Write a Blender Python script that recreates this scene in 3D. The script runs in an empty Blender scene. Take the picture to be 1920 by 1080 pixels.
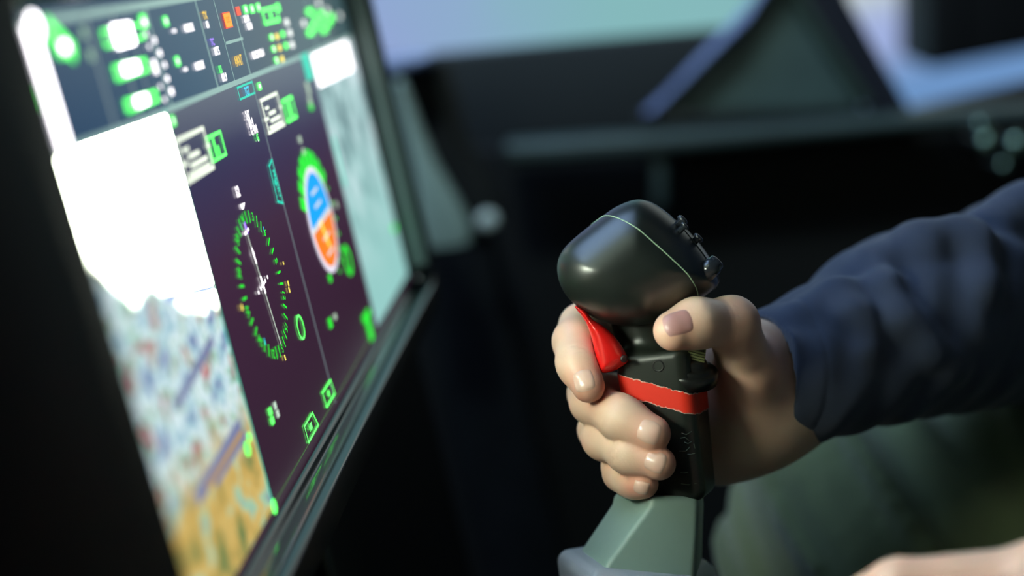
import bpy, bmesh, math, random
import numpy as np
from mathutils import Vector, Matrix

# ------------------------------------------------------------------ frame of reference
# world: +X points from the cockpit display towards the pilot, +Y along the display away from the camera, +Z up
F = 2667.0                                             # 50 mm lens on 36 mm film, 1920 px wide
U = np.array([0.06339252, -0.24061595, 0.96854807])     # display's long axis, in camera axes (x right, y down, z ahead)
V = np.array([0.21505569, 0.95099290, 0.22217910])      # display's downward axis
M = np.array([-np.cross(U, V), U, -V])                  # camera axes -> world axes
P0 = np.array([-0.12377883, -0.06281285, 0.50600430])
ORG = np.array([0, 0, 1.05])
CAM = M @ (-P0) + ORG

def cv(px, py, z):                                      # camera-axes point
    return np.array([(px-960)/F*z, (py-540)/F*z, z])
def c2w(p):
    return (np.asarray(p) - P0) @ M.T + ORG
def W(px, py, z):
    return c2w(cv(px, py, z))
def on(px, py, ax, val):                                # where the sight line meets the world plane axis = val
    d = M @ cv(px, py, 1.0)
    return CAM + d*((val-CAM[ax])/d[ax])

sc = bpy.context.scene
col = sc.collection
# ------------------------------------------------------------------ camera, world, light, exposure
cam = bpy.data.cameras.new('camera')
camo = bpy.data.objects.new('camera', cam); col.objects.link(camo)
cam.lens = 50; cam.sensor_width = 36; cam.clip_start = .01; cam.clip_end = 50
R = M @ np.diag([1, -1, -1])
mw = Matrix([list(R[i]) + [CAM[i]] for i in range(3)] + [[0, 0, 0, 1]])
camo.matrix_world = mw
cam.dof.use_dof = True; cam.dof.focus_distance = .604; cam.dof.aperture_fstop = 2.7
sc.camera = camo
wd = bpy.data.worlds.new('world'); sc.world = wd; wd.use_nodes = True
wd.node_tree.nodes['Background'].inputs[0].default_value = (.55, .75, .8, 1)
wd.node_tree.nodes['Background'].inputs[1].default_value = .004
sc.view_settings.view_transform = 'Standard'; sc.view_settings.look = 'None'
sc.view_settings.gamma = 1; sc.view_settings.use_curve_mapping = False
sc.view_settings.exposure = 0.0

def area(name, loc, target, sx, sy, power, color):
    l = bpy.data.lights.new(name, 'AREA'); l.shape = 'RECTANGLE'; l.size = sx; l.size_y = sy
    l.energy = power; l.color = color
    o = bpy.data.objects.new(name, l); col.objects.link(o)
    o.location = loc
    o.rotation_euler = (Vector(target)-Vector(loc)).to_track_quat('-Z', 'Y').to_euler()
    return o
# added lights with no fixtures in the room
area('dome_glow_fill', (-.5, .35, 2.55), (.3, .2, .9),  1.5, 1.1, 24, (.40, .62, 1))  # unseen source, emulates the bluish glow of projection screens up front
area('finger_fill', (-.10, -.12, 1.36), (.14, .1, .86), .5, .3, .7, (.8, 1, .75))  # added fill above the display to brighten the fingers
sl_ = bpy.data.lights.new('sidewall_fill_spot', 'SPOT'); sl_.energy = 62; sl_.color = (.72, .95, .9); sl_.spot_size = math.radians(46); sl_.spot_blend = .5; sl_.shadow_soft_size = .12  # added spot that brightens the dark sidewall
so_ = bpy.data.objects.new('sidewall_fill_spot', sl_); col.objects.link(so_); so_.location = (.15, -.15, 2.65)
so_.rotation_euler = (Vector((.2, 1.1, .85))-Vector((.15, -.15, 2.65))).to_track_quat('-Z', 'Y').to_euler()

# ------------------------------------------------------------------ helpers
def srgb(r, g, b):
    f = lambda c: (c/255/12.92 if c/255 <= .04045 else ((c/255+.055)/1.055)**2.4)
    return (f(r), f(g), f(b), 1)
MATS = {}
def mat(name, color=(.1, .1, .1, 1), rough=.5, metal=0, spec=.5, coat=0, sss=0, noise=0, nscale=40, bump=0, bscale=200, bdist=.0003):
    if name in MATS: return MATS[name]
    m = bpy.data.materials.new(name); m.use_nodes = True; MATS[name] = m
    nt = m.node_tree; b = nt.nodes['Principled BSDF']
    b.inputs['Base Color'].default_value = color; b.inputs['Roughness'].default_value = rough
    b.inputs['Metallic'].default_value = metal; b.inputs['Specular IOR Level'].default_value = spec
    b.inputs['Coat Weight'].default_value = coat; b.inputs['Coat Roughness'].default_value = .15
    if sss:
        b.inputs['Subsurface Weight'].default_value = sss
        b.inputs['Subsurface Radius'].default_value = (1, .35, .2)
        b.inputs['Subsurface Scale'].default_value = .004
    tc = nt.nodes.new('ShaderNodeTexCoord')
    if noise:
        n = nt.nodes.new('ShaderNodeTexNoise'); n.inputs['Scale'].default_value = nscale; n.inputs['Detail'].default_value = 4
        nt.links.new(tc.outputs['Object'], n.inputs['Vector'])
        r = nt.nodes.new('ShaderNodeMapRange'); r.inputs['To Min'].default_value = 1-noise; r.inputs['To Max'].default_value = 1+noise
        r.inputs['From Min'].default_value = .3; r.inputs['From Max'].default_value = .7
        nt.links.new(n.outputs['Fac'], r.inputs['Value'])
        x = nt.nodes.new('ShaderNodeVectorMath'); x.operation = 'SCALE'; x.inputs[0].default_value = color[:3]
        nt.links.new(r.outputs['Result'], x.inputs['Scale']); nt.links.new(x.outputs[0], b.inputs['Base Color'])
    if bump:
        n = nt.nodes.new('ShaderNodeTexNoise'); n.inputs['Scale'].default_value = bscale; n.inputs['Detail'].default_value = 3
        nt.links.new(tc.outputs['Object'], n.inputs['Vector'])
        bm_ = nt.nodes.new('ShaderNodeBump'); bm_.inputs['Strength'].default_value = bump; bm_.inputs['Distance'].default_value = bdist
        nt.links.new(n.outputs['Fac'], bm_.inputs['Height']); nt.links.new(bm_.outputs['Normal'], b.inputs['Normal'])
    return m
def emit(name, color, strength):
    if name in MATS: return MATS[name]
    m = bpy.data.materials.new(name); m.use_nodes = True; MATS[name] = m
    nt = m.node_tree; b = nt.nodes['Principled BSDF']
    b.inputs['Base Color'].default_value = (.01, .01, .01, 1); b.inputs['Roughness'].default_value = .3
    b.inputs['Emission Color'].default_value = color; b.inputs['Emission Strength'].default_value = strength
    return m

def link(name, me, m, parent=None, smooth=True):
    if m: me.materials.append(m)
    if smooth:
        me.shade_smooth()
    o = bpy.data.objects.new(name, me); col.objects.link(o)
    if parent is not None: o.parent = parent
    return o
def mesh(name, vs, fs, m, parent=None, smooth=False):
    """vertices in world coordinates; the mesh is stored relative to the parent's origin"""
    vs = np.asarray(vs, float)
    off = np.array(parent_origin(parent)) if parent is not None else vs.mean(0)
    me = bpy.data.meshes.new(name)
    fs = [list(map(int, f)) for f in fs] if not isinstance(fs, np.ndarray) else fs.tolist()
    me.from_pydata((vs-off).tolist(), [], fs); me.update()
    o = link(name, me, m, parent, smooth)
    if parent is None: o.location = off
    return o
def parent_origin(p):
    v = Vector((0, 0, 0))
    while p is not None:
        v += p.location; p = p.parent
    return v
def thing(name, loc, label, cat, group=None):
    o = bpy.data.objects.new(name, None); col.objects.link(o); o.location = loc; o.empty_display_size = .02
    o['label'] = label; o['category'] = cat
    if group: o['group'] = group
    return o
def tag(o, label, cat, group=None):
    o['label'] = label; o['category'] = cat
    if group: o['group'] = group
    return o
def bevel(o, w, seg=3):
    b = o.modifiers.new('bevel', 'BEVEL'); b.width = w; b.segments = seg; b.limit_method = 'ANGLE'; b.angle_limit = .5
    o.data.shade_smooth(); return o
def prism(name, pts, vec, m, parent=None, bw=0):
    """polygon of world points pushed along vec"""
    n = len(pts); pts = np.asarray(pts, float); v = np.vstack([pts, pts+np.asarray(vec)])
    fs = [list(range(n)), list(range(2*n-1, n-1, -1))] + [[i, i+n, (i+1) % n+n, (i+1) % n] for i in range(n)]
    o = mesh(name, v, fs, m, parent)
    bm = bmesh.new(); bm.from_mesh(o.data); bmesh.ops.recalc_face_normals(bm, faces=bm.faces); bm.to_mesh(o.data); bm.free()
    if bw: bevel(o, bw)
    return o
def box(name, lo, hi, m, parent=None, bw=0):
    (a, b, c), (d, e, f) = lo, hi
    return prism(name, [(a, b, c), (d, b, c), (d, e, c), (a, e, c)], (0, 0, f-c), m, parent, bw)
def tube(name, path, rad, m, parent=None, seg=10, closed=False, flat=1.0):
    path = np.asarray(path, float); n = len(path)
    rad = np.full(n, rad) if np.isscalar(rad) else np.asarray(rad)
    vs = []; prev = None
    for i in range(n):
        a = path[(i-1) % n] if (closed or i > 0) else path[i]
        b = path[(i+1) % n] if (closed or i < n-1) else path[i]
        t = b-a; t /= np.linalg.norm(t)+1e-12
        if prev is None: prev = np.cross(t, [.3, .5, .81])
        x = prev-t*(prev@t); x /= np.linalg.norm(x); prev = x; y = np.cross(t, x)
        for k in range(seg):
            an = 2*math.pi*k/seg
            vs.append(path[i]+rad[i]*(math.cos(an)*x+flat*math.sin(an)*y))
    fs = []
    for i in range(n if closed else n-1):
        j = (i+1) % n
        for k in range(seg):
            l = (k+1) % seg
            fs.append([i*seg+k, i*seg+l, j*seg+l, j*seg+k])
    if not closed:
        fs.append(list(range(seg-1, -1, -1))); fs.append([(n-1)*seg+k for k in range(seg)])
    return mesh(name, vs, fs, m, parent, True)
def lathe(name, base, axis, prof, m, parent=None, seg=32):
    """prof: list of (radius, height along axis)"""
    axis = np.asarray(axis, float); axis /= np.linalg.norm(axis)
    x = np.cross(axis, [.3, .5, .81]); x /= np.linalg.norm(x); y = np.cross(axis, x)
    vs = []
    for r, h in prof:
        for k in range(seg):
            a = 2*math.pi*k/seg
            vs.append(np.asarray(base)+axis*h+max(r, 1e-5)*(math.cos(a)*x+math.sin(a)*y))
    fs = []
    for i in range(len(prof)-1):
        for k in range(seg):
            l = (k+1) % seg
            fs.append([i*seg+k, i*seg+l, (i+1)*seg+l, (i+1)*seg+k])
    fs.append(list(range(seg-1, -1, -1))); fs.append([(len(prof)-1)*seg+k for k in range(seg)])
    return mesh(name, vs, fs, m, parent, True)

# ---- signed distance fields, meshed by surface nets
def cone(p, a, b, ra, rb):
    a = np.asarray(a, np.float32); b = np.asarray(b, np.float32); ab = b-a
    t = np.clip(((p-a)@ab)/np.float32(ab@ab), 0, 1)
    q = p-a-t[..., None]*ab
    return np.sqrt((q*q).sum(-1))-(ra+(rb-ra)*t)
def smin(a, b, k):
    h = np.maximum(k-np.abs(a-b), 0)/k
    return np.minimum(a, b)-h*h*k*.25
def chain(p, pts, k=.004):
    d = None
    for (a, ra), (b, rb) in zip(pts[:-1], pts[1:]):
        e = cone(p, a, b, ra, rb); d = e if d is None else smin(d, e, k)
    return d
def polysdf(x, y, poly):
    d = np.full(x.shape, 1e9); s = np.ones(x.shape)
    n = len(poly)
    for i in range(n):
        ax, ay = poly[i]; bx, by = poly[(i+1) % n]
        ex, ey = bx-ax, by-ay; wx, wy = x-ax, y-ay
        t = np.clip((wx*ex+wy*ey)/(ex*ex+ey*ey), 0, 1)
        dx, dy = wx-ex*t, wy-ey*t
        d = np.minimum(d, dx*dx+dy*dy)
        c = ((ay > y) != (by > y)) & (x < ex*(y-ay)/(ey if abs(ey) > 1e-9 else 1e-9)+ax)
        s = np.where(c, -s, s)
    return s*np.sqrt(d)
def extr(d2, dz, H, Rr):
    qx = d2+Rr; qy = np.abs(dz)-H+Rr
    return np.sqrt(np.maximum(qx, 0)**2+np.maximum(qy, 0)**2)+np.minimum(np.maximum(qx, qy), 0)-Rr
def spline(poly, n=8):
    poly = np.asarray(poly, float); out = []
    k = len(poly)
    for i in range(k):
        p0, p1, p2, p3 = poly[i-1], poly[i], poly[(i+1) % k], poly[(i+2) % k]
        for j in range(n):
            t = j/n
            out.append(.5*((2*p1)+(-p0+p2)*t+(2*p0-5*p1+4*p2-p3)*t*t+(-p0+3*p1-3*p2+p3)*t**3))
    return np.array(out)
def nets(fn, lo, hi, h):
    lo = np.asarray(lo, float); hi = np.asarray(hi, float)
    n = np.maximum(((hi-lo)/h).astype(int)+2, 4)
    ax = [lo[i]+h*np.arange(n[i]) for i in range(3)]
    D = np.empty(tuple(n), np.float32)
    step = max(1, int(400000/(n[1]*n[2])))
    for s in range(0, n[0], step):
        g = np.stack(np.meshgrid(ax[0][s:s+step], ax[1], ax[2], indexing='ij'), -1).astype(np.float32)
        D[s:s+step] = fn(g)
    ins = D < 0
    nc = n-1
    cnt = np.zeros(nc, np.float32); acc = np.zeros(tuple(nc)+(3,), np.float32)
    for a in range(3):
        sl0 = [slice(None)]*3; sl1 = [slice(None)]*3
        sl0[a] = slice(0, -1); sl1[a] = slice(1, None)
        A = D[tuple(sl0)]; B = D[tuple(sl1)]
        cr = (A < 0) != (B < 0)
        den = np.where(cr, A-B, 1); t = np.where(cr, A/den, 0)
        o1, o2 = [i for i in range(3) if i != a]
        for i in (0, 1):
            for j in (0, 1):
                s = [slice(None)]*3
                s[o1] = slice(i, n[o1]-1+i); s[o2] = slice(j, n[o2]-1+j)
                c = cr[tuple(s)]; tt = t[tuple(s)]
                cnt += c
                acc[..., a] += np.where(c, tt, 0)
                acc[..., o1] += c*i; acc[..., o2] += c*j
    act = cnt > 0
    idx = -np.ones(tuple(nc), np.int64); idx[act] = np.arange(act.sum())
    w = np.argwhere(act)
    v = lo+h*(w+acc[act]/cnt[act][:, None])
    quads = []
    for a in range(3):
        o1, o2 = [(1, 2), (2, 0), (0, 1)][a]
        sl = [slice(1, -1)]*3; sl[a] = slice(0, -1)
        sl2 = [slice(1, -1)]*3; sl2[a] = slice(1, None)
        A = ins[tuple(sl)]; B = ins[tuple(sl2)]
        e = np.argwhere(A != B)
        if not len(e): continue
        up = A[tuple(e.T)]
        base = e.copy(); base[:, o1] += 1; base[:, o2] += 1
        def at(i, j):
            q = base.copy(); q[:, o1] -= i; q[:, o2] -= j
            return idx[tuple(q.T)]
        q = np.stack([at(0, 0), at(1, 0), at(1, 1), at(0, 1)], 1)
        q[~up] = q[~up][:, ::-1]
        quads.append(q)
    q = np.vstack(quads); q = q[(q >= 0).all(1)]
    return v, q
def relax(v, q, it=1, lam=.5):
    for _ in range(it):
        s = np.zeros_like(v); c = np.zeros(len(v))
        for i in range(4):
            a = q[:, i]; b = q[:, (i+1) % 4]
            np.add.at(s, a, v[b]); np.add.at(c, a, 1); np.add.at(s, b, v[a]); np.add.at(c, b, 1)
        v = v+lam*(s/np.maximum(c, 1)[:, None]-v)
    return v
def biggest(v, q):
    lab = np.arange(len(v))
    while True:
        m_ = lab[q].min(1); new = lab.copy()
        for i in range(4): np.minimum.at(new, q[:, i], m_)
        new = new[new]
        if (new == lab).all(): break
        lab = new
    u, c = np.unique(lab, return_counts=True); keep = lab == u[c.argmax()]
    idx = np.cumsum(keep)-1
    return v[keep], idx[q[keep[q[:, 0]]]]
def sdfobj(name, fn, lo, hi, h, m, parent=None, smooth_it=1, camspace=True):
    v, q = biggest(*nets(fn, lo, hi, h))
    v = relax(v, q, smooth_it)
    if camspace: v = c2w(v)
    return mesh(name, v, q, m, parent, True)

# ------------------------------------------------------------------ the room
black = mat('black_paint', srgb(20, 22, 26), .75, noise=.2, nscale=8)
mfloor = mat('floor_mat', srgb(30, 30, 32), .85, noise=.3, nscale=20, bump=.3)
ZF = .20
def struct(name, lo, hi, m):
    o = box(name, lo, hi, m); o['kind'] = 'structure'; return o
struct('floor', (-2.2, -2.2, ZF-.05), (2.6, 3.0, ZF), mfloor)
struct('ceiling', (-2.2, -2.2, 2.8), (2.6, 3.0, 2.85), black)
struct('wall_far', (-2.2, 3.0, ZF), (2.6, 3.05, 2.8), black)
struct('wall_near', (-2.2, -2.25, ZF), (2.6, -2.2, 2.8), black)
struct('wall_front', (-2.25, -2.2, ZF), (-2.2, 3.0, 2.8), black)
struct('wall_rear', (2.6, -2.2, ZF), (2.65, 3.0, 2.8), black)

# far projection screen: an image of pale sky and haze
def sky_mat():
    m = bpy.data.materials.new('projected_sky'); m.use_nodes = True
    nt = m.node_tree; N = nt.nodes; L = nt.links
    b = N['Principled BSDF']; b.inputs['Base Color'].default_value = (.02, .02, .02, 1); b.inputs['Roughness'].default_value = .6
    g = N.new('ShaderNodeNewGeometry'); s = N.new('ShaderNodeSeparateXYZ'); L.new(g.outputs['Position'], s.inputs[0])
    def rng(sock, a, b2):
        r = N.new('ShaderNodeMapRange'); r.inputs['From Min'].default_value = a; r.inputs['From Max'].default_value = b2
        r.interpolation_type = 'SMOOTHSTEP'; L.new(sock, r.inputs['Value']); return r.outputs['Result']
    def mix(f, a, b2):
        x = N.new('ShaderNodeMix'); x.data_type = 'RGBA'; L.new(f, x.inputs['Factor'])
        for k, c in ((6, a), (7, b2)):
            if isinstance(c, tuple): x.inputs[k].default_value = c
            else: L.new(c, x.inputs[k])
        return x.outputs[2]
    n = N.new('ShaderNodeTexNoise'); n.inputs['Scale'].default_value = 2.5; L.new(g.outputs['Position'], n.inputs['Vector'])
    ad = N.new('ShaderNodeMath'); ad.operation = 'MULTIPLY_ADD'; ad.inputs[1].default_value = .5; L.new(n.outputs['Fac'], ad.inputs[0]); L.new(s.outputs['X'], ad.inputs[2])
    left = mix(rng(ad.outputs[0], -.2, .5), srgb(148, 162, 216), srgb(132, 184, 186))
    r1 = mix(rng(s.outputs['Z'], .66, .76), srgb(108, 148, 198), srgb(160, 176, 222))
    right = mix(rng(s.outputs['Z'], .78, .88), r1, srgb(196, 208, 204))
    L.new(mix(rng(s.outputs['X'], .42, .55), left, right), b.inputs['Emission Color'])
    b.inputs['Emission Strength'].default_value = 1.0
    return m
skym = sky_mat()
ps = thing('projection_screen', (0, 2.42, .45), 'large glowing pale blue projection screen behind the cockpit sidewall', 'screen')
box('image_surface', (-1.5, 2.40, .50), (2.2, 2.42, 2.3), skym, ps)
for nm, lo, hi in (('frame_rail', (-1.56, 2.38, 2.3), (2.26, 2.44, 2.36)), ('frame_rail', (-1.56, 2.38, .44), (2.26, 2.44, .50)),
                   ('frame_post', (-1.56, 2.38, .5), (-1.5, 2.44, 2.3)), ('frame_post', (2.2, 2.38, .5), (2.26, 2.44, 2.3)),
                   ('stand_leg', (-1.3, 2.38, ZF), (-1.24, 2.44, .44)), ('stand_leg', (1.94, 2.38, ZF), (2.0, 2.44, .44))):
    box(nm, lo, hi, black, ps, .004)

# ------------------------------------------------------------------ cockpit sidewall and what stands on it
greyp = mat('grey_green_paint', srgb(112, 132, 128), .5, noise=.12, nscale=15)
dgrey = mat('dark_grey_paint', srgb(64, 78, 78), .45, noise=.12, nscale=15)
satin = mat('satin_black', srgb(22, 24, 28), .4, noise=.2, nscale=30)
def slab(name, px, y, th, m, parent, bw=.004):
    return prism(name, [on(a, b, 1, y) for a, b in px], (0, th, 0), m, parent, bw)
side = thing('cockpit_sidewall', (.25, .95, ZF), 'dark cockpit sidewall with a grey ledge rail and post behind the stick', 'wall panel')
pz = lambda a, b, y: on(a, b, 1, y)
slab('sill_panel', [(560, 122), (705, 113), (1100, 77), (1360, 55), (1480, 175), (1490, 290), (560, 330)], 1.05, .04, mat('sill_black', srgb(38, 42, 46), .6), side)
slab('rear_sill_panel', [(1480, 232), (1715, 208), (2150, 108), (2150, 300), (1480, 330)], 1.12, .04, satin, side)
slab('ledge_rail', [(940, 272), (1300, 248), (1760, 212), (2080, 190), (2080, 216), (1760, 240), (1300, 284), (955, 310)], .90, .05, dgrey, side, .008)
slab('ledge_post', [(1222, 285), (1250, 283), (1252, 390), (1226, 390)], .91, .03, dgrey, side)
a = pz(560, 300, 1.0); b_ = pz(2150, 215, 1.0)
prism('lower_panel', [(a[0], .97, ZF), (b_[0]+.1, .97, ZF), (b_[0]+.1, .97, b_[2]), (a[0], .97, a[2])], (0, .05, 0), mat('lower_black', srgb(6, 6, 8), .9), side, .003)

tri = thing('canopy_frame', tuple(on(1440, 215, 1, .95)), 'dark grey-green triangular canopy frame rising from the sidewall ledge', 'frame')
slab('web_plate', [(1222, 214), (1240, 190), (1422, 0), (1560, -150), (1600, -150), (1500, 0), (1580, 130), (1620, 205)], .95, .02, mat('tri_green', srgb(84, 104, 104), .5, noise=.1), tri, .003)
slab('front_flange', [(1205, 216), (1378, 60), (1422, -10), (1545, -160), (1570, -160), (1430, 0), (1250, 188), (1228, 217)], .925, .03, mat('flange_sheen', srgb(130, 142, 190), .3, spec=.8), tri, .006)  # lavender reflection of the screen is put into the flange colour
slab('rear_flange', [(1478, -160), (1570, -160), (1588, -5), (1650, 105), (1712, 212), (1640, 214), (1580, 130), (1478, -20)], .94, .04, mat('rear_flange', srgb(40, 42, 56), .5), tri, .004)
slab('web_rib', [(1470, -40), (1488, -40), (1638, 196), (1618, 200)], .935, .02, mat('web_rib', srgb(70, 88, 80), .5), tri, .003)
slab('foot_plate', [(1195, 216), (1715, 210), (1716, 222), (1195, 232)], .93, .05, satin, tri, .003)

# left of it: padded column, grey curved fairing and a knob
pc = thing('padded_column', tuple(on(860, 440, 1, .86)), 'black padded column behind the right end of the display', 'column')
slab('padding', [(745, 128), (828, 108), (850, 190), (868, 270), (905, 340), (940, 405), (925, 432), (880, 455), (840, 380), (790, 260)], .84, .06,
     mat('padding', srgb(26, 27, 28), .85, bump=.8, bscale=300, bdist=.001), pc, .012)
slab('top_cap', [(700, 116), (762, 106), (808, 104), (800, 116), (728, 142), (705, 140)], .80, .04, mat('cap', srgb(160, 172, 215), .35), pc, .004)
box('column_base', (float(on(800, 440, 1, .86)[0])-.02, .85, ZF), (float(on(920, 440, 1, .86)[0]), .90, float(on(880, 430, 1, .86)[2])), satin, pc, .004)
fair = slab('curved_fairing', [(738, 150), (752, 158), (782, 240), (812, 310), (850, 375), (874, 420), (882, 458), (850, 466), (800, 470), (786, 400), (775, 320), (752, 220)], .76, .03, mat('fairing_grey', srgb(178, 200, 192), .5), None, .006)
tag(fair, 'grey curved fairing panel widening downward beside the display', 'panel')
kn = thing('ball_knob', tuple(on(915, 415, 1, .80)), 'small round grey knob beside the foot of the grey fairing', 'knob')
kp = on(915, 415, 1, .80)
lathe('knob_ball', kp, (0.1, -1, .1), [(.0035, -.04), (.0035, -.008), (.008, -.005), (.0105, .001), (.0085, .007), (.004, .0095), (.0005, .010)], mat('knob_grey', srgb(215, 225, 220), .3), kn)
# chromed knobs at the right
for i, (x, y, r, lab) in enumerate([(1852, 268, .0105, 'taller of the two bright chrome knobs, upper right edge'), (1908, 272, .0105, 'right-hand bright chrome knob at the upper right edge'),
                              (1838, 236, .007, 'small dim chrome knob above the bright chrome knobs'), (1882, 312, .007, 'small dim chrome knob below the bright chrome knobs')]):
    p = on(x, y, 1, .86)
    t = thing('toggle_knob', tuple(p), lab, 'knob', 'chrome knobs on the far sidewall')
    lathe('cap', p, (0, -1, .25), [(r*.5, -.012), (r*.5, 0), (r, .001), (r*1.02, .006), (r*.8, .009), (r*.3, .0105)], mat('chrome', srgb(120, 145, 135), .3, metal=1), t, 24)
    tube('stem', [p+np.array([0, .006, -.001]), p+np.array([0, .13, -.01])], r*.4, mat('steel', srgb(120, 125, 125), .35, metal=1), t)
eq = thing('equipment_box', tuple(on(1850, 100, 1, 1.9)), 'black boxy unit hanging in front of the glowing screen, top right', 'equipment box')
slab('housing', [(1742, -220), (1742, 132), (2050, 72), (2050, -260)], 1.9, .25, mat('box_black', srgb(14, 12, 14), .7), eq, .01)
slab('trim_strip', [(1800, -230), (1806, -230), (1806, 112), (1800, 113)], 1.893, .008, satin, eq, .001)
q = on(1850, -200, 1, 2.0)
box('hanger_rod', (q[0]-.02, 2.0, q[2]-.02), (q[0]+.02, 2.04, 2.8), black, eq)

# ------------------------------------------------------------------ the display
Y0, Y1, ZT, ZR, ZB = -.125, .381, 1.0875, 1.05, .896
disp = thing('cockpit_display', (0, .13, .895), 'wide glowing cockpit touch display with four instrument windows and thick black bezel', 'display')
gloss = mat('bezel_gloss', srgb(22, 27, 30), .10, spec=.7, coat=.5)
def panel_mat():
    m = bpy.data.materials.new('lcd_background'); m.use_nodes = True
    nt = m.node_tree; N = nt.nodes; L = nt.links
    b = N['Principled BSDF']; b.inputs['Base Color'].default_value = (.01, .01, .012, 1); b.inputs['Roughness'].default_value = .25
    tc = N.new('ShaderNodeTexCoord'); s = N.new('ShaderNodeSeparateXYZ'); L.new(tc.outputs['Object'], s.inputs[0])
    def ramp(sock, a, b2, stops):
        r = N.new('ShaderNodeMapRange'); r.inputs['From Min'].default_value = a; r.inputs['From Max'].default_value = b2; L.new(sock, r.inputs['Value'])
        c = N.new('ShaderNodeValToRGB'); L.new(r.outputs[0], c.inputs[0])
        while len(c.color_ramp.elements) < len(stops): c.color_ramp.elements.new(.5)
        for e, (p_, cc) in zip(c.color_ramp.elements, stops): e.position = p_; e.color = cc
        return c.outputs[0]
    # object coordinates are relative to the display's foot: y-.13, z-.895
    strip = ramp(s.outputs['Y'], Y0-.13, Y1-.13, [(0, srgb(12, 52, 88)), (.35, srgb(38, 72, 100)), (.6, srgb(62, 76, 92)), (1, srgb(66, 92, 96))])
    main = ramp(s.outputs['Z'], .0, ZR-.895, [(0, srgb(50, 30, 46)), (.6, srgb(64, 38, 62)), (.78, srgb(54, 42, 76)), (.86, srgb(48, 44, 80)), (1, srgb(84, 90, 108))])
    gt = N.new('ShaderNodeMath'); gt.operation = 'GREATER_THAN'; gt.inputs[1].default_value = ZR-.895; L.new(s.outputs['Z'], gt.inputs[0])
    x = N.new('ShaderNodeMix'); x.data_type = 'RGBA'; L.new(gt.outputs[0], x.inputs['Factor']); L.new(main, x.inputs[6]); L.new(strip, x.inputs[7])
    L.new(x.outputs[2], b.inputs['Emission Color']); b.inputs['Emission Strength'].default_value = 1
    return m
def flat(name, pts, layer, m, parent=disp):
    """flat polygon drawn on the display; pts are (y, z)"""
    return mesh(name, [(layer*.00015, a_, b2) for a_, b2 in pts], [list(range(len(pts)))], m, parent)
def yz(px, py):
    p = on(px, py, 0, 0.0); return np.array([p[1], p[2]])
flat('lcd_panel', [(Y0-.006, ZB-.004), (Y1+.004, ZB-.004), (Y1+.004, ZT+.004), (Y0-.006, ZT+.004)], 0, panel_mat())

# bezel: one profile swept round a rounded rectangle
def rrect(y0, y1, z0, z1, r, n=8):
    out = []
    for cy, cz, a0 in ((y1-r, z0+r, -90), (y1-r, z1-r, 0), (y0+r, z1-r, 90), (y0+r, z0+r, 180)):
        for i in range(n+1):
            t = math.radians(a0+90*i/n); out.append((cy+r*math.cos(t), cz+r*math.sin(t)))
    return out
prof = [(.0004, .0005), (.0022, .0012), (.0030, .0030), (.0030, .0042), (.0042, .0046), (.0138, .0048), (.0150, .0062), (.0150, .0180), (.0125, .0215), (.0040, .0230), (-.050, .0230)]
vs = []; nr = None
LB = .10                                                   # the bezel is wider on the camera side
for x, o_ in prof:
    ring = rrect(Y0-.004-o_*(1 if o_ < .0105 else 1+(o_-.0105)*400*.8), Y1+.004+o_, ZB-.003-o_, ZT+.004+o_*.9, .006+o_)
    nr = len(ring)
    vs += [(x, a_, b2) for a_, b2 in ring]
fs = []
for i in range(len(prof)-1):
    for k in range(nr):
        l = (k+1) % nr
        fs.append([i*nr+k, i*nr+l, (i+1)*nr+l, (i+1)*nr+k])
fs.append([(len(prof)-1)*nr+k for k in range(nr)])
bz = mesh('bezel', vs, fs, gloss, disp, True)
bz.data.materials.append(mat('bezel_matte', srgb(4, 5, 8), .7, spec=.2))
for i_, p_ in enumerate(bz.data.polygons):
    if i_ >= 6*nr: p_.material_index = 1
bm = bmesh.new(); bm.from_mesh(bz.data); bmesh.ops.recalc_face_normals(bm, faces=bm.faces); bm.to_mesh(bz.data); bm.free()

prism('lip_sheen_strip', [(.0030, Y1+.0036, ZB+.004), (.0130, Y1+.0050, ZB+.004), (.0130, Y1+.0050, ZT-.002), (.0030, Y1+.0036, ZT-.002)], (0, .0012, 0), mat('sheen_grey', srgb(128, 142, 136), .35), disp)['label'] = 'added grey strip for the reflected light on the bezel lip'  # added part, its pale grey stands in for a reflection on the lip
WHITE = emit('px_white', (1, .95, .98, 1), 2.6)
WHB = emit('px_white_hot', (1, .96, 1, 1), 7)
GREY = emit('px_grey', srgb(150, 185, 178), 1.0)
GREYD = emit('px_grey_dim', srgb(120, 138, 142), 1.0)
GREEN = emit('px_green', (.02, .85, .035, 1), 1.25)
GREENH = emit('px_green_hot', (.10, 1, .12, 1), 2.4)
TEAL = emit('px_teal', (.03, .75, .52, 1), 1.0)
CYAN = emit('px_cyan', (.05, .7, 1, 1), 1.2)
AMBER = emit('px_amber', (1, .62, .04, 1), 1.3)
ORANGE = emit('px_orange', (1, .20, .012, 1), 1.1)
RED = emit('px_red', (1, .08, .02, 1), 1.3)
YEL = emit('px_yellow', (1, .8, .12, 1), 1.6)
VIOLET = emit('px_violet', (.35, .18, 1, 1), 1.6)
BLUE = emit('px_blue', (.01, .42, 1, 1), 1.0)
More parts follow.
